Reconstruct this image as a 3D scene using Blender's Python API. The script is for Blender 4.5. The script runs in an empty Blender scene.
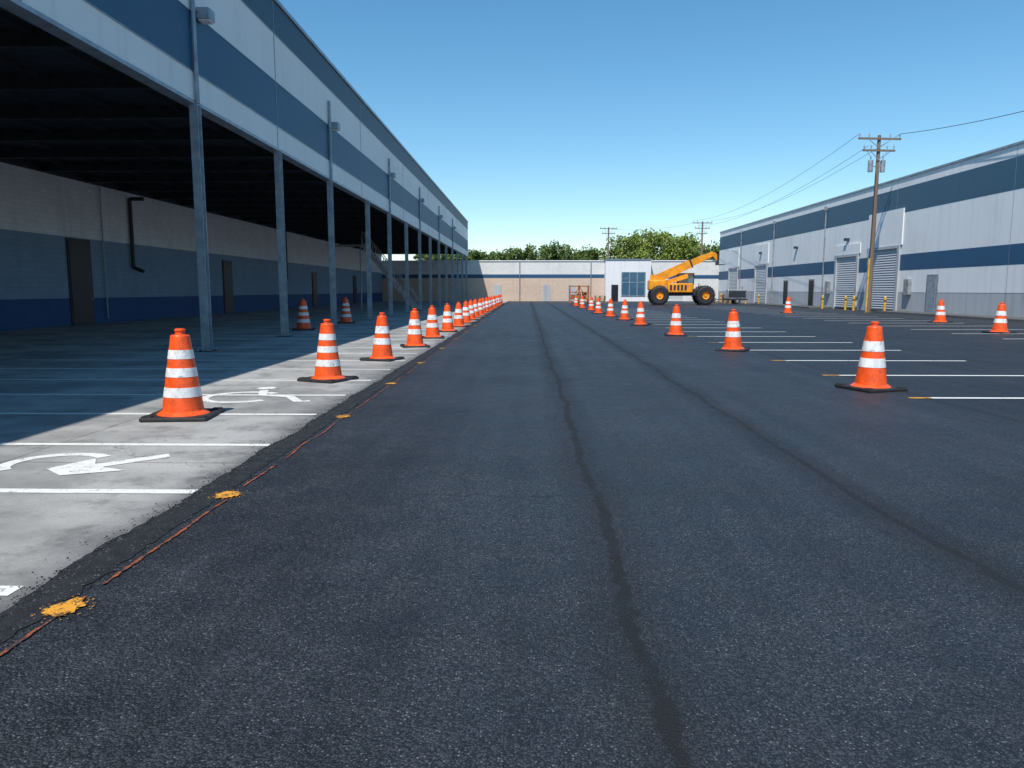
import bpy, math, random
from mathutils import Vector, Matrix, noise as mnoise
random.seed(7)
R=random.random
def U(a,b): return a+(b-a)*R()
scene=bpy.context.scene
COL=scene.collection

# ------------------------------------------------------------ node helpers
class NT:
    def __init__(s,name):
        s.m=bpy.data.materials.new(name); s.m.use_nodes=True
        s.t=s.m.node_tree; s.n=s.t.nodes; s.l=s.t.links
        s.b=s.n["Principled BSDF"]
        s.co=s.n.new("ShaderNodeTexCoord").outputs["Object"]
        s.sep=None
    def put(s,sock,v):
        if isinstance(v,bpy.types.NodeSocket): s.l.new(v,sock)
        elif v is not None:
            if isinstance(v,tuple) and len(v)==3 and sock.type=='RGBA': v=(*v,1)
            sock.default_value=v
    def M(s,op,a,b=None,c=None,clamp=False):
        n=s.n.new("ShaderNodeMath"); n.operation=op; n.use_clamp=clamp
        s.put(n.inputs[0],a)
        if b is not None: s.put(n.inputs[1],b)
        if c is not None: s.put(n.inputs[2],c)
        return n.outputs[0]
    def xyz(s):
        if not s.sep:
            n=s.n.new("ShaderNodeSeparateXYZ"); s.l.new(s.co,n.inputs[0]); s.sep=n
        return s.sep.outputs
    def comb(s,x,y,z):
        n=s.n.new("ShaderNodeCombineXYZ")
        for i,v in enumerate((x,y,z)): s.put(n.inputs[i],v)
        return n.outputs[0]
    def scl(s,v3,src=None):
        n=s.n.new("ShaderNodeMapping"); s.l.new(src or s.co,n.inputs[0]); n.inputs["Scale"].default_value=v3
        return n.outputs[0]
    def noise(s,scale,detail=3,rough=.55,src=None):
        n=s.n.new("ShaderNodeTexNoise"); s.l.new(src or s.co,n.inputs["Vector"])
        n.inputs["Scale"].default_value=scale; n.inputs["Detail"].default_value=detail; n.inputs["Roughness"].default_value=rough
        return n.outputs["Fac"]
    def vor(s,scale,feat='F1',src=None):
        n=s.n.new("ShaderNodeTexVoronoi"); n.feature=feat; n.voronoi_dimensions='2D'; s.l.new(src or s.co,n.inputs["Vector"])
        n.inputs["Scale"].default_value=scale
        return n
    def ss(s,v,lo,hi,a=0.,b=1.):
        n=s.n.new("ShaderNodeMapRange"); n.interpolation_type='SMOOTHSTEP'
        s.put(n.inputs[0],v)
        for i,k in zip((1,2,3,4),(lo,hi,a,b)): n.inputs[i].default_value=k
        return n.outputs[0]
    def mix(s,f,a,b,mode='MIX'):
        n=s.n.new("ShaderNodeMix"); n.data_type='RGBA'; n.blend_type=mode
        s.put(n.inputs[0],f); s.put(n.inputs[6],a); s.put(n.inputs[7],b)
        return n.outputs[2]
    def bump(s,h,strength=.3,dist=.01,prev=None):
        n=s.n.new("ShaderNodeBump"); n.inputs["Strength"].default_value=strength; n.inputs["Distance"].default_value=dist
        s.l.new(h,n.inputs["Height"])
        if prev: s.l.new(prev,n.inputs["Normal"])
        s.l.new(n.outputs[0],s.b.inputs["Normal"]); return n.outputs[0]
    def out(s,col=None,rough=None,metal=None,spec=None):
        if col is not None: s.put(s.b.inputs["Base Color"],col)
        if rough is not None: s.put(s.b.inputs["Roughness"],rough)
        if metal is not None: s.put(s.b.inputs["Metallic"],metal)
        if spec is not None: s.put(s.b.inputs["Specular IOR Level"],spec)
        return s.m

def mul(c,k): return tuple(x*k for x in c)
def plain(name,c,rough=.5,metal=0,var=.25,scale=3,spec=.5,bump=0,dirt=0):
    t=NT(name); n=t.noise(scale,3)
    col=t.mix(t.ss(n,.3,.7),mul(c,1-var),mul(c,1+var*.4))
    if dirt:
        oi=t.n.new("ShaderNodeObjectInfo"); v=t.n.new("ShaderNodeVectorMath"); v.operation='ADD'
        t.l.new(t.co,v.inputs[0]); t.l.new(oi.outputs["Location"],v.inputs[1])
        g=t.noise(11,5,.7,v.outputs[0]); g2=t.noise(1,4,.7,t.scl((26,26,5),v.outputs[0]))
        col=t.mix(t.M('MULTIPLY',t.M('MAXIMUM',t.ss(g,.54,.68),t.ss(g2,.58,.72)),dirt),col,(.085,.06,.045))
    if bump: t.bump(t.noise(scale*12,2),bump,.01)
    return t.out(col,rough,metal,spec)
def painted_wall(name,c,rough=.6,streak=.2):
    t=NT(name)
    st=t.noise(1.0,4,.6,t.scl((2.2,2.2,.12)))
    bg=t.noise(.35,3)
    k=t.M('ADD',t.M('MULTIPLY',t.ss(st,.45,.78),streak),t.M('MULTIPLY',t.ss(bg,.4,.75),streak*.6))
    col=t.mix(k,c,(c[0]*.35+.02,c[1]*.34+.018,c[2]*.33+.015))
    return t.out(col,rough)

# asphalt
def mk_asphalt(name):
    t=NT(name); x,y,z=t.xyz()
    v=t.vor(92); v2=t.vor(210)
    hsv=t.n.new("ShaderNodeSeparateColor"); t.l.new(v.outputs["Color"],hsv.inputs[0])
    r1=hsv.outputs[0]
    hs2=t.n.new("ShaderNodeSeparateColor"); t.l.new(v2.outputs["Color"],hs2.inputs[0])
    stone=t.ss(r1,.25,1.,0,1); stone2=t.ss(hs2.outputs[1],.70,1.,0,1)
    stone=t.M('MULTIPLY',stone,t.ss(v.outputs["Distance"],.25,.62,1.,.15))
    base=t.mix(stone,(.0085,.0110,.0150),(.052,.060,.074))
    base=t.mix(t.M('MULTIPLY',stone2,.38),base,(.095,.105,.125))
    glint=t.M('MULTIPLY',t.ss(r1,.955,.98),t.ss(v.outputs["Distance"],.2,.45,1.,0.))
    base=t.mix(t.M('MULTIPLY',glint,.55),base,(.26,.275,.30))
    big=t.noise(.35,4,.6)
    streak=t.noise(1.,4,.6,t.scl((2.6,.09,1)))
    patch=t.noise(2.3,4,.65)
    k=t.M('ADD',t.ss(big,.3,.7,.68,1.10),t.ss(streak,.3,.72,-.15,.19))
    k=t.M('ADD',k,t.ss(patch,.35,.7,-.12,.12))
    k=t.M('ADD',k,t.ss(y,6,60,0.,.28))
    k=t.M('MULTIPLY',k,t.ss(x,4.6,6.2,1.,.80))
    base=t.mix(1.,base,t.comb(k,k,k),'MULTIPLY')
    wob=t.M('ADD',t.M('MULTIPLY',t.M('SUBTRACT',t.noise(.45,2),.5),.30),t.M('MULTIPLY',t.M('SUBTRACT',t.noise(6,4,.75),.5),.15))
    xw=t.M('ADD',x,wob)
    tot=None
    for sx,w,amt in ((.50,.062,.97),(2.42,.058,.95),(5.6,.03,.65),(9.5,.03,.5)):
        d=t.M('ABSOLUTE',t.M('SUBTRACT',xw,sx))
        q=t.M('MAXIMUM',t.ss(d,w*.35,w,amt,0),t.ss(d,w*.8,w*5,amt*.45,0))
        tot=q if tot is None else t.M('MAXIMUM',tot,q)
    dy=t.M('ABSOLUTE',t.M('SUBTRACT',t.M('FRACT',t.M('DIVIDE',t.M('ADD',y,t.M('MULTIPLY',wob,1.6)),7.3)),.72))
    tot=t.M('MAXIMUM',tot,t.M('MULTIPLY',t.ss(dy,.0008,.0030,.6,0),t.ss(big,.44,.56)))
    tot=t.M('MULTIPLY',tot,t.ss(patch,.25,.6,.75,1.))
    base=t.mix(tot,base,(.0035,.004,.005))
    b=t.M('SUBTRACT',1.,v.outputs["Distance"])
    h=t.M('ADD',b,t.M('MULTIPLY',t.noise(70,2,.7),.9))
    t.bump(h,.8,.0065)
    rg=t.M('ADD',t.ss(patch,.3,.7,.46,.62),t.M('MULTIPLY',tot,.2))
    return t.out(base,rg,spec=.5)
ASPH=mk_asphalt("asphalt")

def mk_concrete(name,c=(.345,.34,.325)):
    t=NT(name); x,y,z=t.xyz()
    a=t.noise(.5,5,.62); b=t.noise(2.2,5,.7); f=t.noise(45,3,.7)
    st=t.noise(1,4,.6,t.scl((.22,1.1,1)))
    col=t.mix(t.ss(a,.36,.62),mul(c,.62),mul(c,1.15))
    col=t.mix(t.M('MULTIPLY',t.ss(b,.48,.70),.7),col,mul(c,.40))
    col=t.mix(t.M('MULTIPLY',t.ss(st,.5,.7),.5),col,(.47,.45,.415))
    col=t.mix(t.M('MULTIPLY',t.ss(f,.45,.7),.4),col,mul(c,.5))
    jy=t.M('ABSOLUTE',t.M('SUBTRACT',t.M('FRACT',t.M('DIVIDE',t.M('ADD',y,1.6),5.25)),.5))
    jx=t.M('ABSOLUTE',t.M('SUBTRACT',t.M('FRACT',t.M('DIVIDE',t.M('ADD',x,2.4),4.4)),.5))
    j=t.M('MAXIMUM',t.ss(jy,.0008,.0022,1,0),t.ss(jx,.0008,.0022,1,0))
    xc=t.vor(.35,'DISTANCE_TO_EDGE',t.comb(t.M('ADD',x,t.M('MULTIPLY',b,1.2)),t.M('ADD',y,t.M('MULTIPLY',a,2.)),0.))
    j=t.M('MAXIMUM',j,t.M('MULTIPLY',t.ss(xc.outputs["Distance"],.001,.004,.8,0),t.ss(a,.5,.58)))
    edge=t.M('MULTIPLY',t.ss(t.M('ADD',x,t.M('MULTIPLY',b,.6)),-2.70,-2.0),.8)
    col=t.mix(edge,col,(.05,.05,.052))
    col=t.mix(t.M('MULTIPLY',j,.8),col,(.04,.04,.04))
    t.bump(f,.35,.006)
    return t.out(col,.75)
CONC=mk_concrete("concrete")

def mk_paint(name,c,under,wear=.5):
    t=NT(name)
    w=t.M('ADD',t.M('MULTIPLY',t.noise(9,5,.75),.6),t.M('MULTIPLY',t.noise(70,3,.7),.4))
    m=t.ss(w,wear,wear+.07)
    col=t.mix(m,c,under)
    col=t.mix(t.M('MULTIPLY',t.noise(3,3),.3),col,mul(c,.6))
    t.bump(t.noise(90,2),.4,.004)
    return t.out(col,.65)
PW_C=mk_paint("white_paint_concrete",(.78,.78,.73),(.30,.295,.285),.535)
PW_FAD=mk_paint("symbol_paint_concrete",(.78,.78,.74),(.32,.315,.30),.525)
PW_A=mk_paint("white_paint_asphalt",(.80,.80,.76),(.07,.07,.08),.56)
PY=mk_paint("yellow_paint",(.75,.34,.03),(.07,.05,.03),.475)
PR=mk_paint("red_chalk_paint",(.32,.085,.03),(.03,.028,.03),.48)
TAR=plain("tar_edge",(.014,.016,.019),.7,var=.5,scale=8,bump=.8)
GRAV=plain("gravel_stone",(.075,.078,.085),.8,var=.6,scale=40)

ORANGE=plain("cone_orange",(.90,.098,.010),.42,var=.22,scale=7,dirt=.55)
REFL=plain("cone_white_band",(.80,.80,.79),.4,var=.2,scale=9,dirt=.55)
RUBBER=plain("black_rubber",(.022,.022,.024),.65,var=.4,scale=9,bump=.2)
WHITE=painted_wall("white_cladding",(.80,.80,.795))
WHITE_L=painted_wall("pale_cladding",(.80,.79,.78),streak=.16)
BLUE_L=painted_wall("blue_cladding",(.012,.088,.175),.55,.12)
BLUE_T=painted_wall("dark_blue_cladding",(.010,.062,.12),.55,.12)
BLUE_R=painted_wall("slate_blue_band",(.042,.105,.165),.55,.15)
BLUE_R2=painted_wall("blue_band",(.020,.085,.175),.55,.15)
GREYB=painted_wall("grey_base_paint",(.44,.46,.48),.7,.35)
STEEL=plain("painted_steel",(.29,.35,.40),.42,.15,var=.25,scale=4)
DARKST=plain("dark_steel",(.030,.038,.048),.6,.2,var=.4)
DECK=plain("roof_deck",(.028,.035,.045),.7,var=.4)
DOORD=plain("dark_door",(.010,.012,.015),.5,var=.3)
PIPE=plain("dark_pipe",(.025,.028,.035),.5)
GALV=plain("galvanised",(.42,.44,.46),.4,.6,var=.3)
COPING=plain("metal_coping",(.30,.33,.36),.4,.5)
YEL=plain("safety_yellow",(.75,.42,.03),.5,var=.3)
MACH=plain("machine_orange_yellow",(.90,.33,.010),.35,var=.25,scale=2)
RUST=plain("rusty_steel",(.40,.13,.045),.8,var=.5,scale=6)
WOODP=NT("pole_wood"); WOODP.out(WOODP.mix(WOODP.noise(1,4,.6,WOODP.scl((14,14,.7))),(.10,.065,.045),(.26,.19,.14)),.85); WOODP=WOODP.m
WOODC=plain("pallet_wood",(.34,.24,.14),.8,var=.4,scale=10)
GLASS=NT("window_glass").out((.05,.13,.20),.06,0,.9)
CERAM=plain("insulator",(.30,.30,.32),.3)
def mk_block(name,c,axis='x'):
    t=NT(name); x,y,z=t.xyz()
    br=t.n.new("ShaderNodeTexBrick")
    src=t.comb(y if axis=='x' else x,z,0.)
    t.l.new(src,br.inputs["Vector"]); br.inputs["Scale"].default_value=1
    br.inputs["Brick Width"].default_value=.4; br.inputs["Row Height"].default_value=.2
    br.inputs["Mortar Size"].default_value=.008; br.inputs["Mortar Smooth"].default_value=.3
    br.inputs["Color1"].default_value=(*mul(c,1.0),1); br.inputs["Color2"].default_value=(*mul(c,.92),1)
    br.inputs["Mortar"].default_value=(*mul(c,.72),1)
    n=t.noise(.6,4,.65); st=t.noise(1,4,.6,t.scl((2,2,.15)))
    col=t.mix(t.M('MULTIPLY',t.ss(n,.42,.7),.2),br.outputs["Color"],mul(c,.5))
    col=t.mix(t.M('MULTIPLY',t.ss(st,.5,.75),.2),col,mul(c,.4))
    return t.out(col,.75)
BLK_W=mk_block("block_wall_pale",(.84,.85,.86))
BLK_M=mk_block("block_wall_greyblue",(.23,.33,.44))
BLK_D=mk_block("block_wall_blue",(.018,.080,.22))
TANB=mk_block("tan_block_wall",(.66,.50,.39),'y')
PALEB=mk_block("pale_block_wall",(.76,.75,.72),'y')

def mk_shutter():
    t=NT("roller_shutter"); x,y,z=t.xyz()
    f=t.M('FRACT',t.M('MULTIPLY',z,6.))
    k=t.ss(f,0,.25,.6,1)
    c=t.mix(k,(.25,.26,.28),(.55,.57,.59))
    t.bump(t.M('SINE',t.M('MULTIPLY',z,37.7)),.8,.03)
    return t.out(c,.45,.3)
SHUT=mk_shutter()
def mk_leaf(name,a,b):
    t=NT(name); n=t.noise(.9,2)
    w=t.n.new("ShaderNodeNewGeometry").outputs["Random Per Island"]
    col=t.mix(t.M('ADD',t.M('MULTIPLY',n,.6),t.M('MULTIPLY',w,.4)),a,b)
    return t.out(col,.65,spec=.25)
LEAF=mk_leaf("foliage",(.045,.085,.022),(.15,.21,.05))
LEAF2=mk_leaf("foliage_light",(.07,.12,.02),(.27,.32,.06))
BARK=plain("bark",(.09,.065,.045),.9)

# ------------------------------------------------------------ mesh builder
class MB:
    def __init__(s): s.v=[];s.f=[];s.mi=[];s.sm=[];s.mats=[]
    def mid(s,m):
        if m not in s.mats: s.mats.append(m)
        return s.mats.index(m)
    def add(s,vs,fs,m,sm=False,X=None):
        o=len(s.v)
        s.v+= [tuple(X@Vector(v)) if X else tuple(v) for v in vs]
        k=s.mid(m)
        for f in fs: s.f.append([o+i for i in f]); s.mi.append(k); s.sm.append(sm)
    def box(s,x0,x1,y0,y1,z0,z1,m,X=None,bev=0):
        if bev:
            import bmesh
            bm=bmesh.new(); bmesh.ops.create_cube(bm,size=1)
            for v in bm.verts:
                v.co=Vector(((x0+x1)/2+v.co.x*(x1-x0),(y0+y1)/2+v.co.y*(y1-y0),(z0+z1)/2+v.co.z*(z1-z0)))
            bmesh.ops.bevel(bm,geom=bm.edges[:],offset=bev,segments=2,profile=.5,affect='EDGES')
            bm.verts.index_update()
            s.add([v.co[:] for v in bm.verts],[[v.index for v in f.verts] for f in bm.faces],m,False,X); bm.free(); return
        vs=[(x0,y0,z0),(x1,y0,z0),(x1,y1,z0),(x0,y1,z0),(x0,y0,z1),(x1,y0,z1),(x1,y1,z1),(x0,y1,z1)]
        s.add(vs,[(3,2,1,0),(4,5,6,7),(0,1,5,4),(1,2,6,5),(2,3,7,6),(3,0,4,7)],m,False,X)
    def cyl(s,p0,p1,r0,r1,m,n=10,caps=True):
        p0=Vector(p0);p1=Vector(p1);d=(p1-p0).normalized()
        a=d.orthogonal().normalized();b=d.cross(a)
        vs=[];
        for p,r in((p0,r0),(p1,r1)):
            for i in range(n):
                t=2*math.pi*i/n; vs.append(p+(a*math.cos(t)+b*math.sin(t))*r)
        fs=[(i,(i+1)%n,n+(i+1)%n,n+i) for i in range(n)]
        s.add(vs,fs,m,True)
        if caps: s.add(vs[:n],[tuple(range(n))[::-1]],m); s.add(vs[n:],[tuple(range(n))],m)
    def beam(s,p0,p1,w,h,m):
        p0=Vector(p0);p1=Vector(p1);d=(p1-p0);L=d.length
        X=Matrix.Translation(p0)@d.to_track_quat('X','Z').to_matrix().to_4x4()
        s.box(0,L,-w/2,w/2,-h/2,h/2,m,X)
    def lathe(s,prof,m_of,n=28,X=None):
        for i in range(len(prof)-1):
            (r0,z0),(r1,z1)=prof[i],prof[i+1]
            vs=[(r0*math.cos(2*math.pi*k/n),r0*math.sin(2*math.pi*k/n),z0) for k in range(n)]+[(r1*math.cos(2*math.pi*k/n),r1*math.sin(2*math.pi*k/n),z1) for k in range(n)]
            s.add(vs,[(k,(k+1)%n,n+(k+1)%n,n+k) for k in range(n)],m_of(i),True,X)
    def mesh(s,name):
        me=bpy.data.meshes.new(name); me.from_pydata(s.v,[],s.f)
        for m in s.mats: me.materials.append(m)
        me.polygons.foreach_set("material_index",s.mi); me.polygons.foreach_set("use_smooth",s.sm); me.update()
        return me
    def obj(s,name,parent=None,loc=(0,0,0)):
        o=bpy.data.objects.new(name,s.mesh(name)); COL.objects.link(o); o.location=loc
        if parent: o.parent=parent
        return o
def empty(name,loc=(0,0,0)):
    e=bpy.data.objects.new(name,None); COL.objects.link(e); e.location=loc; return e
def sheet(name,pts,z,m):
    b=MB(); b.add([(x,y,z) for x,y in pts],[tuple(range(len(pts)))],m); return b.obj(name)

# ------------------------------------------------------------ ground
GRD=plain("dry_ground",(.16,.15,.12),.9,var=.3,scale=.3)
sheet("ground",[(-900,-300),(900,-300),(900,1500),(-900,1500)],-.012,GRD)
sheet("concrete_pavement",[(-20,-20),(-2.0,-20),(-2.0,104),(-20,104)],0,CONC)
b=MB(); ys=[]; y=-8
while y<104:
    ys.append(y); y+=.05 if y<20 else .5
vs=[];fs=[]
for i,y in enumerate(ys):
    e=-2.30+.05*mnoise.noise(Vector((0,y*1.3,0)))+.03*mnoise.noise(Vector((3,y*9,0)))
    vs+=[(e,y,.008),(45,y,.008)]
    if i: fs.append((2*i-2,2*i-1,2*i+1,2*i))
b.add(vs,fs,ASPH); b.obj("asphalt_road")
b=MB(); vs=[];fs=[]
for i,y in enumerate(ys):
    e=-2.48+.06*mnoise.noise(Vector((7,y*1.1,0)))+.035*mnoise.noise(Vector((3,y*11,5)))
    g=-2.22+.05*mnoise.noise(Vector((9,y*.9,0)))+.04*mnoise.noise(Vector((1,y*10,5)))
    vs+=[(e,y,.005),((e+g)/2,y,.020),(g,y,.0125)]
    if i: a=3*i-3; fs+=[(a,a+1,a+4,a+3),(a+1,a+2,a+5,a+4)]
b.add(vs,fs,TAR); b.obj("tar_edge_strip")
b=MB(); y=1.0
while y<30:
    L=U(.5,1.8); k=max(2,int(L/.03))
    x0=-2.15
    vs=[];fs=[]
    for j in range(k+1):
        yy=y+L*j/k; ww=.010*(.25+1.1*R())*(0.25 if j in(0,k) else 1); xx=x0+.035*mnoise.noise(Vector((0,yy*1.5,2)))+.006*(R()-.5)
        vs+=[(xx-ww,yy,.0165),(xx+ww,yy,.0165)]
        if j: fs.append((2*j-2,2*j-1,2*j+1,2*j))
    b.add(vs,fs,PR); y+=L+U(.03,.4)
b.obj("red_layout_line")
b=MB()
for y in (3.28,5.22,8.6,11.7,15.1,18.9,22.6,26.6,31,36):
    n=40; vs=[(-2.18,y,.0175)]
    for i in range(n):
        t=2*math.pi*i/n; r=1+.30*mnoise.noise(Vector((math.cos(t)*2,math.sin(t)*2,y)))+.30*(R()-.5)
        vs.append((-2.18+.080*r*math.cos(t),y+.095*r*math.sin(t),.0175))
    b.add(vs,[(0,1+i,1+(i+1)%n) for i in range(n)],PY)
    for k in range(60):
        a=U(0,6.28); r=U(.08,.15); q=U(.002,.007); cx=-2.18+r*.9*math.cos(a); cy=y+r*1.1*math.sin(a)
        b.add([(cx-q,cy,.0175),(cx,cy-q,.0175),(cx+q,cy,.0175),(cx,cy+q,.0175)],[(0,1,2,3)],PY)
b.obj("yellow_survey_marks")
b=MB()
def crumb(x,y,z,r):
    vs=[]
    for d in((1,0,0),(-1,0,0),(0,1,0),(0,-1,0),(0,0,1),(0,0,-1)):
        vs.append((x+d[0]*r*U(.6,1.2),y+d[1]*r*U(.6,1.2),z+d[2]*r*U(.5,.9)))
    b.add(vs,[(0,2,4),(2,1,4),(1,3,4),(3,0,4),(2,0,5),(1,2,5),(3,1,5),(0,3,5)],GRAV if R()<.45 else TAR)
for i in range(5600):
    y=1.5+14*R()**1.6; x=-2.36+random.gauss(0,.085); crumb(x,y,.016,U(.003,.009))
for i in range(500):
    y=1.5+9*R()**1.4; crumb(U(-4.5,4),y,.010,U(.002,.004))
b.obj("loose_gravel")

def ribbon(b,x0,x1,y,w,z,m,seg=.25):
    n=max(2,int((x1-x0)/seg)); vs=[];fs=[]
    for i in range(n+1):
        x=x0+(x1-x0)*i/n; a=.006*mnoise.noise(Vector((x*3,y,0)))
        vs+=[(x,y-w/2+a,z),(x,y+w/2+a*.6,z)]
        if i: fs.append((2*i-2,2*i,2*i+1,2*i-1))
    b.add(vs,fs,m)
b=MB()
for i,y in enumerate((3.50,5.34,7.02,8.8,10.45)):
    ribbon(b,-11,(-2.56,-2.48,-2.50,-2.55,-2.6)[i],y,(.12,.11,.10,.10,.10)[i],.004,PW_C)
y=12.2
while y<98:
    ribbon(b,-11,-2.6,y,.10,.004,PW_C,.5); y+=1.75
b.obj("parking_lines")
def strip_path(b,pts,w,z,m):
    vs=[];fs=[]
    for i,p in enumerate(pts):
        p=Vector((*p,0)); q=Vector((*pts[min(i+1,len(pts)-1)],0)); o=Vector((*pts[max(i-1,0)],0))
        d=(q-o).normalized(); nrm=Vector((-d.y,d.x,0))*w/2
        vs+=[(p+nrm)[:2]+(z,),(p-nrm)[:2]+(z,)]
        if i: fs.append((2*i-2,2*i-1,2*i+1,2*i))
    b.add(vs,fs,m)
b=MB()
pts=[(-4.10+.40*math.cos(t),6.22+.36*math.sin(t)) for t in [math.pi*1.25-math.pi*1.0*i/30 for i in range(31)]]
strip_path(b,pts,.12,.004,PW_FAD)
b.add([(-3.30,6.62,.0045),(-3.22,6.48,.0045),(-3.62,6.10,.0045),(-3.74,6.20,.0045)],[(0,3,2,1)],PW_FAD)
b.add([(-4.05,6.02,.005),(-3.86,6.42,.005),(-3.74,6.20,.005),(-3.62,6.10,.005),(-3.36,5.98,.005),(-3.80,5.80,.005)],[(0,5,4,3,2,1)],PW_FAD)
b.obj("painted_arrow_symbol")
b=MB()
pts=[(-4.02+.50*math.cos(t),10.25+.50*math.sin(t)) for t in [math.pi*.25+math.pi*1.55*i/30 for i in range(31)]]
strip_path(b,pts,.13,.0045,PW_FAD)
strip_path(b,[(-3.95,10.95),(-3.80,10.45),(-3.35,10.3),(-3.10,9.85),(-2.95,9.9)],.13,.005,PW_FAD)
b.add([(-4.0+.14*math.cos(t),11.2+.15*math.sin(t),.005) for t in [2*math.pi*i/16 for i in range(16)]],[tuple(range(16))],PW_FAD)
b.obj("painted_wheelchair_symbol")

b=MB()
y=10.3;i=0
while y<62:
    e=0 if i else .12
    ribbon(b,5.5+e,9.3,y,.11,.0125,PW_A,.25)
    ribbon(b,5.2+e,5.498+e,y,.11,.0126,PY,.12)
    y+=2.75;i+=1
y=17.5
while y<70:
    ribbon(b,14.6,19.8,y,.10,.0125,PW_A,.4); y+=2.75
b.obj("bay_lines")

# ------------------------------------------------------------ traffic cones
def cone_mesh(stripes3,nm):
    b=MB()
    H=.97; z0=.045
    def rad(t): return .226*(1-t)+.104*t
    if stripes3: cuts=[0,.19,.32,.46,.58,.70,.82,1.0]
    else: cuts=[0,.30,.46,.58,.76,1.0]
    prof=[];mats=[]
    prof.append((.285,z0)); prof.append((.236,z0+.035)); mats=[ORANGE,ORANGE]
    for i in range(len(cuts)-1):
        t0,t1=cuts[i],cuts[i+1]; w=(i%2==1); e=.004 if w else 0
        za=z0+.04+t0*(H-.12); zb=z0+.04+t1*(H-.12)
        prof.append((rad(t0)+e,za)); prof.append((rad(t1)+e,zb)); mats+= [REFL if w else ORANGE, ORANGE]
    zt=z0+.04+(H-.12)
    for r,z in((.098,zt+.012),(.055,zt+.020),(.05,zt+.05),(.060,zt+.058),(.060,zt+.075),(.045,zt+.085),(.0,zt+.087)):
        prof.append((r,z)); mats.append(ORANGE)
    b.lathe(prof,lambda i:mats[min(i,len(mats)-1)],30)
    b.box(-.36,.36,-.36,.36,.0,.045,RUBBER,bev=.012)
    for sx in(-1,1):
        for sy in(-1,1): b.box(sx*.29-.05,sx*.29+.05,sy*.29-.05,sy*.29+.05,.045,.058,RUBBER)
    return b.mesh(nm)
C3=cone_mesh(True,"cone3"); C2=cone_mesh(False,"cone2")
def cone(x,y,z,me,sc=1,rot=None):
    o=bpy.data.objects.new("traffic_cone",me); COL.objects.link(o)
    o.location=(x,y,z); o.rotation_euler=(U(-.015,.015),U(-.015,.015),rot if rot is not None else U(-.5,.5)); o.scale=(sc,)*3
cone(-4.09,8.62,.001,C3,1.03,.10)
left=[(-3.33,12.25),(-3.13,15.9),(-2.98,19.6),(-2.96,23.2),(-2.87,26.8)]
for i,(x,y) in enumerate(left): cone(x,y,.001,C3 if i<1 else C2,1.0)
y=30.4
while y<86: cone(-2.85+U(-.08,.08),y,.001,C2,1); y+=3.5
for x,y in((5.22,11.25),(5.13,18.5),(4.92,24.6),(4.85,31.8),(4.9,37.4),(4.7,42),(4.6,48),(4.75,55),(4.6,62),(4.6,70)): cone(x,y,.010,C2,1)
for x,y in((16.5,26.2),(19.0,34.5),(16.9,48.5)): cone(x,y,.010,C2,1.05)
for x,y in((-8.45,27.9),(-8.25,33.7)): cone(x,y,.001,C3,1.15)

# ------------------------------------------------------------ left warehouse
LW=empty("warehouse_with_canopy")
X0=-7.9; YE=100; YS=-25; XW=-19.5
b=MB()
bands=[(5.95,6.62,WHITE_L),(6.62,7.98,BLUE_L),(7.98,9.42,WHITE_L),(9.42,10.42,BLUE_T)]
for z0,z1,m in bands: b.box(X0-.25,X0+ (0.0 if m is WHITE_L else .004),YS,YE,z0,z1,m)
b.box(X0-.32,X0+.06,YS,YE+.05,10.42,10.54,COPING)
b.box(X0-.30,X0+.03,YS,YE+.03,5.87,5.95,STEEL)
b.obj("fascia",LW)
b=MB(); y=YS+1
while y<YE:
    b.box(X0+.004,X0+.014,y,y+.03,5.96,10.41,COPING); y+=12
for z in (6.62,7.98,9.42): b.box(X0+.004,X0+.020,YS,YE,z-.010,z+.010,COPING)
b.obj("fascia_trim",LW)
b=MB()
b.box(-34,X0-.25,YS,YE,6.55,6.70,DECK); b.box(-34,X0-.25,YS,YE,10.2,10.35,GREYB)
b.box(-34,X0-.25,YE-.2,YE,6.70,10.2,WHITE_L)
b.obj("roof",LW)
b=MB(); y=YS+1
while y<YE:
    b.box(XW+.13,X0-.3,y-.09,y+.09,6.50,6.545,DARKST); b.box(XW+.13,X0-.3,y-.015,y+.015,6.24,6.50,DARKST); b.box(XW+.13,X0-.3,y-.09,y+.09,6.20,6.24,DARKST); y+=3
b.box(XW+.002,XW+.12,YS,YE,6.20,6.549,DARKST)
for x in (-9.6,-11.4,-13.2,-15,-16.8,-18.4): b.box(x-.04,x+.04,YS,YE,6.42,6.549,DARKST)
b.obj("roof_beams",LW)
b=MB()
b.box(XW-.3,XW,YS,YE,3.75,6.55,BLK_W); b.box(XW-.3,XW-.004,YS,YE,1.15,3.75,BLK_M); b.box(XW-.3,XW+.004,YS,YE,0,1.15,BLK_D)
b.box(-34,XW-.3,YE-.3,YE,0,6.55,BLK_W)
b.obj("block_wall",LW)
b=MB()
for y,w,h in((32.2,1.5,3.6),(48.2,1.3,3.3),(68,1.3,3.0),(20,1.4,3.4),(84,1.4,3)):
    b.box(XW+.004,XW+.05,y-w/2-.1,y+w/2+.1,0,h+.1,DARKST); b.box(XW+.05,XW+.07,y-w/2,y+w/2,.02,h,DOORD)
    b.cyl((XW+.07,y+w/2-.15,1.1),(XW+.14,y+w/2-.15,1.1),.03,.03,GALV,8)
b.obj("doors",LW)
b=MB()
def pipe(pts,r,m):
    for p,q in zip(pts[:-1],pts[1:]): b.cyl(p,q,r,r,m,8)
pipe([(XW+.8,36.5,5.9),(XW+.12,36.5,5.9),(XW+.12,36.5,2.6),(XW+.6,36.5,2.4)],.09,PIPE)
pipe([(XW+.12,60,6.3),(XW+.12,60,2.4)],.08,PIPE); pipe([(XW+.1,34,6.2),(XW+.1,34,0.2)],.03,STEEL)
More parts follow.
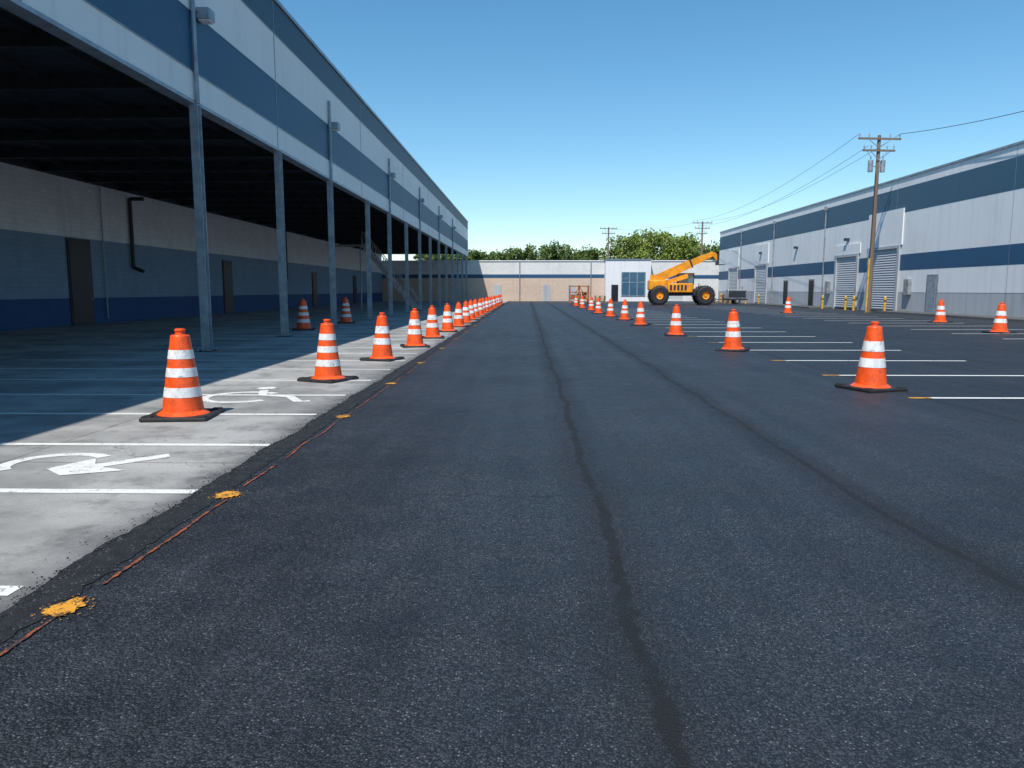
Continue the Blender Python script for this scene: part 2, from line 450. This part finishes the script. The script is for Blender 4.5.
b.obj("drain_pipes",LW)
b=MB()
cols=[18.1,24,30.2,37.2,43,49,55,61,67,73,79,85,91,97,-6,-18]
for y in cols:
    for s in(-1,1): b.box(X0-.10,X0+.10,y+s*.09-.009,y+s*.09+.009,0.02,5.87,STEEL)
    b.box(X0-.010,X0+.010,y-.081,y+.081,0.02,5.87,STEEL)
    b.box(X0-.2,X0+.2,y-.2,y+.2,0,.02,DARKST)
    for sx in(-1,1):
        for sy in(-1,1): b.cyl((X0+sx*.16,y+sy*.16,.02),(X0+sx*.16,y+sy*.16,.06),.018,.018,GALV,6)
b.obj("columns",LW)
b=MB()
for y in (18.1,30.2,43,55,67,79):
    b.cyl((X0+.07,y,5.9),(X0+.07,y,8.9 if y>20 else 10.3),.055,.055,STEEL,8)
    b.box(X0+.02,X0+.34,y+.25,y+.62,7.90,8.16,STEEL,bev=.02); b.cyl((X0+.07,y,8.05),(X0+.07,y+.3,8.05),.03,.03,STEEL,6)
    b.box(X0+.06,X0+.32,y+.29,y+.58,7.87,7.898,WHITE)
b.obj("conduits_and_lights",LW)
b=MB(); A=Vector((-12.8,58,5.0));B=Vector((-8.7,58,.0))
for dy in(0,1.1):
    b.beam(A+Vector((0,dy,0)),B+Vector((0,dy,0)),.06,.30,GALV)
    b.beam(A+Vector((0,dy,1)),B+Vector((0,dy,1)),.06,.06,GALV)
    for k in range(6):
        p=A.lerp(B,k/5)+Vector((0,dy,0)); b.cyl(p,p+Vector((0,0,1)),.03,.03,GALV,6)
for k in range(24):
    p=A.lerp(B,(k+.5)/24); b.box(p.x-.14,p.x+.14,58.03,59.07,p.z-.02,p.z+.02,GALV)
b.box(-15.6,-12.8,58,59.1,4.9,5.0,GALV)
for x in(-15.4,-13.0): b.cyl((x,58.2,0),(x,58.2,4.9),.06,.06,STEEL,8)
b.obj("steel_staircase")

# ------------------------------------------------------------ right warehouse
RW=empty("white_warehouse")
XR=25; RS=12; RE=98
b=MB()
for z0,z1,m,e in((0,1.35,GREYB,0.0),(1.35,2.8,WHITE,0.01),(2.8,3.85,BLUE_R2,.016),(3.85,6.6,WHITE,.01),(6.6,8.25,BLUE_R,.016),(8.25,8.85,WHITE,.01)):
    b.box(XR-e,XR+.3,RS,RE,z0,z1,m)
b.box(XR-.08,XR+.4,RS-.05,RE+.05,8.85,8.97,COPING)
b.box(XR+.3,XR+30,RE-.3,RE,0,8.8,WHITE); b.box(XR+.3,XR+30,RS,RS+.3,0,8.8,WHITE); b.box(XR+.3,XR+30,RS+.3,RE-.3,8.4,8.5,GREYB)
b.obj("walls",RW)
b=MB(); y=RS+3
while y<RE:
    b.box(XR-.022,XR-.016,y,y+.02,0.,8.84,COPING); y+=12.2
b.obj("panel_joints",RW)
b=MB()
for yc,w,h in((53.0,4.0,4.35),(59,3.6,4.1),(80.3,3.6,4.1),(91,3.4,4.1)):
    b.box(XR-.10,XR-.025,yc-w/2-.5,yc+w/2+.5,h+.15,6.9 if yc<56 else (h+.9 if yc<70 else 6.3),WHITE)
    for s in(-1,1): b.box(XR-.14,XR-.025,yc+s*(w/2+.15)-.15,yc+s*(w/2+.15)+.15,0,h+.15,GREYB)
    b.box(XR-.145,XR-.025,yc-w/2,yc+w/2,h-.05,h+.147,GREYB)
    b.box(XR-.05,XR-.024,yc-w/2,yc+w/2,0.03,h-.05,SHUT)
    b.box(XR-.09,XR-.051,yc-w/2,yc+w/2,.0,.12,DARKST)
for yc in(46.5,66,72.5):
    b.box(XR-.07,XR-.02,yc-.62,yc+.62,0,2.45,COPING); b.box(XR-.09,XR-.071,yc-.5,yc+.5,.02,2.33,STEEL if yc<50 else DOORD)
b.obj("doors",RW)
b=MB()
for y in(63.5,76.5,88):
    b.cyl((XR-.08,y,.2),(XR-.08,y,8.2),.06,.06,GALV,8); b.box(XR-.2,XR-.02,y-.15,y+.15,8.1,8.4,GALV)
for y in(30,59,70,80.3): b.box(XR-.3,XR-.02,y-.2,y+.2,5.3,5.5,DARKST)
for y in(49.3,62.3): b.box(XR-.25,XR-.02,y-.3,y+.3,1.2,2.2,GALV)
b.obj("downpipes_and_fittings",RW)
b=MB(); b.box(XR-1.9,XR-.001,RS,50.2,0.0,.13,CONC); b.box(XR-1.9,XR-.001,61.4,77.8,0.0,.13,CONC); b.obj("kerb_walk")
def bollard(x,y):
    b=MB(); b.lathe([(.085,0),(.085,1.0),(.07,1.05),(.035,1.08),(0,1.085)],lambda i:YEL,14)
    b.lathe([(.0865,.70),(.0865,.82)],lambda i:RUBBER,14); b.obj("bollard",None,(x,y,.008))
for y in(50.6,55.4,56.8,61.2,78,82.6,88.8,93): bollard(24.1,y)

def upole(x,y,h,yaw=0,guard=False,arms=2):
    b=MB(); b.cyl((0,0,0),(0.05,0,h),.17,.11,WOODP,12)
    for k in range(arms):
        z=h-.25-k*.75; L=1.45-.35*k
        b.beam((-L,-.14,z),(L,-.14,z),.10,.12,WOODP)
        for s in(-1,1): b.beam((s*L*.55,-.2,z-.04),(0,-.17,z-.6),.03,.04,GALV)
        for xx in(-L+.08,-L*.5,L*.5,L-.08):
            b.cyl((xx,-.14,z+.06),(xx,-.14,z+.16),.02,.02,GALV,6); b.cyl((xx,-.14,z+.16),(xx,-.14,z+.32),.055,.04,CERAM,8)
    for s in(-.42,.42):
        if guard: b.cyl((s,.05,h-2.35),(s,.05,h-1.6),.17,.17,GALV,12); b.cyl((s,.05,h-1.6),(s,.05,h-1.35),.04,.03,CERAM,8)
    if guard:
        b.cyl((.3,0,h-2.0),(-.3,0,h-2.0),.03,.03,GALV,6)
        b.cyl((-.19,-.06,0),(-.16,-.06,3.6),.05,.05,YEL,8); b.cyl((-.16,-.06,3.6),(-.08,-.06,h-2.4),.03,.03,PIPE,8)
        for s in(-1,1): b.cyl((s*.9,-.14,h-.95),(s*.42,.05,h-1.4),.012,.012,PIPE,5)
    o=b.obj("utility_pole",None,(x,y,.005)); o.rotation_euler=(0,0,yaw)
upole(23.1,50.8,11.6,.1,True,2); upole(25.4,110,11.4,.05,False,3); upole(13.0,121,11.5,.2,False,2)
def wire(p,q,sag,r=.022):
    b=MB(); n=28; pr=None; p=Vector(p);q=Vector(q)
    for i in range(n+1):
        t=i/n; c=p.lerp(q,t)-Vector((0,0,sag*4*t*(1-t)))
        if pr: b.cyl(pr,c,r,r,PIPE,5,False)
        pr=c
    b.obj("power_line")
for dx,zz in((-1.35,11.65),(1.35,11.65),(-.7,10.9)):
    wire((23.1+dx,50.66,zz),(25.4+dx*.8,109.8,zz-.15),1.2,.013)
wire((24.45,50.66,11.65),(24.6,-2,11.5),1.9,.018)
wire((24.4,109.8,11.2),(13.5,121,11.2),.5,.015)

# ------------------------------------------------------------ far low building
FW=empty("low_block_building"); YF=101
b=MB()
b.box(-34,10.4,YF,YF+.3,0,3.1,TANB); b.box(-34,10.4,YF-.004,YF+.3,3.1,3.6,BLUE_R2); b.box(-34,10.4,YF,YF+.3,3.6,5.35,PALEB)
b.box(16.4,36,YF,YF+.3,0,3.0,PALEB); b.box(16.4,36,YF-.004,YF+.3,3.0,3.5,BLUE_R2); b.box(16.4,36,YF,YF+.3,3.5,5.35,PALEB)
b.box(-34,10.4,YF-.1,YF+.35,5.35,5.47,WHITE); b.box(16.4,36,YF-.1,YF+.35,5.35,5.47,WHITE)
b.box(-34,36,YF+.3,YF+18,5.0,5.2,GREYB)
b.obj("walls",FW)
b=MB()
b.box(10.4,16.4,YF-1.6,YF+3,0,5.45,WHITE); b.box(10.3,16.5,YF-1.7,YF+3,5.45,5.6,COPING)
b.box(12.5,15.7,YF-1.68,YF-1.6,.7,3.9,STEEL)
for i in range(3): b.box(12.6+i*1.03,13.5+i*1.03,YF-1.70,YF-1.681,.82,2.5,GLASS); b.box(12.6+i*1.03,13.5+i*1.03,YF-1.70,YF-1.681,2.62,3.78,GLASS)
b.box(11.2,12.1,YF-1.65,YF-1.6,0,2.2,DOORD)
b.obj("office_annex",FW)
b=MB()
for x in(2.6,-4,6): b.box(x-.5,x+.5,YF-.06,YF-.001,0,2.2,GREYB)
for x in(-1,8.6): b.cyl((x,YF-.08,0),(x,YF-.08,5.3),.06,.06,GALV,8)
b.box(18.5,21,YF-.06,YF-.001,0,2.7,SHUT)
b.obj("doors",FW)

b=MB()
for x in(-1,0,1):
    for y in(0,1): b.box(x-.06,x+.06,y-.06,y+.06,0,2.0,RUST)
for z in(.6,1.3,1.95):
    for y in(0,1): b.box(-.94,.94,y-.05,y+.05,z-.1,z,RUST)
b.beam((-1,-.09,.1),(0,-.09,1.9),.04,.07,RUST); b.beam((0,-.09,1.9),(1,-.09,.1),.04,.07,RUST)
for k in range(3): b.box(-.85+.6*k,-.4+.6*k,.1,.9,.61,1.0+.1*k,RUST if k!=1 else WOODC)
b.obj("storage_rack",None,(5.6,80,.008))
for (x,y,n) in((8.2,84,6),(22.6,84,7),(21.0,86,4)):
    b=MB()
    for k in range(n):
        z=k*.145; j=U(-.03,.03)
        for yy in(-.5,-.25,0,.25,.5): b.box(-.6+j,.6+j,yy-.05,yy+.05,z+.12,z+.142,WOODC)
        for xx in(-.53,0,.53): b.box(xx-.05+j,xx+.05+j,-.55,.55,z+.022,z+.12,WOODC)
        for yy in(-.5,0,.5): b.box(-.6+j,.6+j,yy-.05,yy+.05,z,z+.0215,WOODC)
    b.obj("pallet_stack",None,(x,y,.008))
b=MB()
b.box(-1,1,-.5,.5,.55,1.55,GALV,bev=.06); b.box(-.9,.9,-.52,-.501,.7,1.4,DARKST); b.box(-1.1,1.1,-.45,.45,.42,.55,DARKST)
for s in(-1,1):
    b.cyl((0,s*.5,.32),(0,s*.66,.32),.32,.32,RUBBER,18); b.cyl((0,s*.661,.32),(0,s*.67,.32),.15,.15,GALV,12)
b.beam((-1.1,0,.48),(-2.1,0,.48),.08,.08,DARKST); b.cyl((-1.9,0,.48),(-1.9,0,0),.03,.03,GALV,6); b.cyl((.7,.2,1.55),(.7,.2,1.85),.04,.04,DARKST,8)
b.obj("towable_generator",None,(22.3,80,.008))

# ------------------------------------------------------------ telehandler
b=MB()
def wheel(x,y):
    n=26; pr=[(.34,-.26),(.74,-.27),(.86,-.2),(.88,0),(.86,.2),(.74,.27),(.34,.26)]
    X=Matrix.Translation((x,y,.88))@Matrix.Rotation(math.pi/2,4,'X')
    b.lathe(pr,lambda i:RUBBER,n,X)
    b.lathe([(.34,-.26),(.32,-.18),(.15,-.12),(.13,-.22),(0,-.22)],lambda i:MACH if i else DARKST,n,X); b.lathe([(0,.22),(.13,.22),(.15,.12),(.32,.18),(.34,.26)],lambda i:MACH,n,X)
    for k in range(22):
        a=2*math.pi*k/22
        Y=Matrix.Translation((x,y,.88))@Matrix.Rotation(a,4,'Y'); b.box(.84,.93,-.25,-.02,-.05,.03,RUBBER,Y)
        Y=Matrix.Translation((x,y,.88))@Matrix.Rotation(a+.14,4,'Y'); b.box(.84,.93,.02,.25,-.05,.03,RUBBER,Y)
for x in(-2.2,2.2):
    for y in(-1.1,1.1): wheel(x,y)
    b.box(x-.18,x+.18,-.85,.85,.7,1.06,DARKST)
b.box(-2.9,2.9,-.6,.6,.85,1.45,DARKST,bev=.06)
b.box(-3.2,-1.5,-.85,.85,1.35,2.35,MACH,bev=.15)
b.box(-1.4,1.0,-1.0,-.35,1.15,2.0,MACH,bev=.08)
for k in range(5): b.box(-1.2+.35*k,-1.0+.35*k,-1.012,-1.0,1.35,1.85,DARKST)
b.box(-.3,1.3,.15,1.0,1.45,1.9,MACH,bev=.05); b.box(-.25,1.25,.18,.97,1.9,2.85,GLASS); b.box(-.35,1.35,.1,1.05,2.85,2.97,MACH,bev=.03)
for x in(-.27,1.24):
    for y in(.16,.95): b.box(x-.03,x+.05,y-.02,y+.05,1.9,2.85,DARKST)
P=Vector((-2.6,-.1,2.35)); Q=Vector((3.0,-.1,4.75)); d=(Q-P).normalized()
b.beam(P,P+d*3.8,.55,.76,MACH); b.beam(P+d*3.8,P+d*5.2,.45,.60,MACH); b.beam(P+d*5.2,Q,.34,.46,MACH)
b.beam(P+d*3.7,P+d*3.85,.60,.82,DARKST)
b.box(-3.0,-2.2,-.5,-.40,1.9,2.8,MACH); b.box(-3.0,-2.2,.20,.30,1.9,2.8,MACH)
b.cyl((-.9,-.1,1.4),P+d*2.4+Vector((0,0,-.3)),.10,.08,GALV,10)
b.beam((-2.7,-.1,1.7),(.6,-.1,2.7),.3,.4,MACH)
b.beam(Q,Q+Vector((.55,0,-.6)),.3,.38,MACH)
b.box(3.35,3.47,-.7,.5,3.7,4.7,DARKST)
for y in(-.5,.3): b.box(3.47,4.1,y-.06,y+.06,3.7,3.76,DARKST)
b.cyl((Q.x-.5,-.1,Q.z-.3),(3.4,-.1,3.9),.06,.06,GALV,8)
b.box(2.2,2.95,-.95,.95,1.3,1.5,MACH); b.cyl((1.6,-.8,1.45),(1.6,-.8,2.0),.04,.04,DARKST,8)
o=b.obj("telehandler",None,(15.6,76.0,.008)); o.rotation_euler=(0,0,-.05); o.scale=(1.03,1.03,1.08)

# ------------------------------------------------------------ trees
def tree(b,x,y,h,w,leaf,dens=1.):
    b.cyl((x,y,0),(x+.2,y,h*.45),.28,.18,BARK,8)
    for k in range(6):
        a=U(0,6.28); q=Vector((x+math.cos(a)*w*.3,y+math.sin(a)*w*.3,h*U(.55,.85)))
        b.cyl((x+.2,y,h*U(.3,.45)),q,.10,.03,BARK,5)
    n=int(40*dens)
    for k in range(n):
        a=U(0,6.28); rr=math.sqrt(R())*w*.5; z=h*(.36+.56*R())
        rr*=math.sqrt(max(.12,1-((z/h-.58)/.46)**2))
        c=Vector((x+rr*math.cos(a),y+rr*math.sin(a),z)); cr=U(.5,1.15)*w*.17
        for j in range(85):
            dd=Vector((random.gauss(0,1),random.gauss(0,1),random.gauss(0,.8))); dd=dd.normalized()*cr*(R()**.4)
            p=c+dd; s=U(.12,.27); nn=Vector((random.gauss(0,1),random.gauss(-.3,1),random.gauss(.6,1))).normalized()
            t=nn.orthogonal().normalized()*s; u=nn.cross(t).normalized()*s*.7
            b.add([p-t,p+u,p+t,p-u],[(0,1,2,3)],leaf)
b=MB()
x=-17
while x<15:
    tree(b,x,132+U(-3,5),U(8.0,10.2),U(5.0,6.8),LEAF,.85); x+=U(1.3,2.1)
b.obj("distant_trees")
for x,y,h,w,m in((17.0,128,10.8,8,LEAF2),(21.5,131,12.0,9,LEAF2),(26,129,11.0,8,LEAF2),(31,132,9.8,8,LEAF)):
    b=MB(); tree(b,0,0,h,w,m,1.9); b.obj("broadleaf_tree",None,(x,y,0))

# ------------------------------------------------------------ light, sky, camera
S=Vector((-.215,-.50,.83)).normalized()
L=bpy.data.lights.new("sun","SUN"); L.energy=5.0; L.angle=math.radians(.5); L.color=(1,.96,.90)
lo=bpy.data.objects.new("sun",L); COL.objects.link(lo); lo.rotation_euler=(-S).to_track_quat('-Z','Y').to_euler(); lo.location=(-10,-20,40)
w=bpy.data.worlds.new("World"); scene.world=w; w.use_nodes=True
nt=w.node_tree; bg=nt.nodes["Background"]; sky=nt.nodes.new("ShaderNodeTexSky"); sky.sky_type='NISHITA'
sky.sun_disc=False; sky.sun_elevation=math.asin(S.z); sky.sun_rotation=math.atan2(S.x,S.y); sky.air_density=1.0; sky.dust_density=.05; sky.ozone_density=3.0
hs=nt.nodes.new("ShaderNodeHueSaturation"); hs.inputs["Saturation"].default_value=1.22; hs.inputs["Hue"].default_value=.488
nt.links.new(sky.outputs[0],hs.inputs["Color"]); nt.links.new(hs.outputs[0],bg.inputs[0]); bg.inputs[1].default_value=.15
scene.view_settings.view_transform='Standard'; scene.view_settings.look='None'; scene.view_settings.exposure=0
cam=bpy.data.cameras.new("camera"); cam.lens=26.0; cam.sensor_width=36; cam.clip_end=3000; cam.clip_start=.05
co=bpy.data.objects.new("camera",cam); COL.objects.link(co); co.location=(0,0,1.5)
co.rotation_euler=(math.radians(90-7.24),0,math.radians(1.16)); scene.camera=co
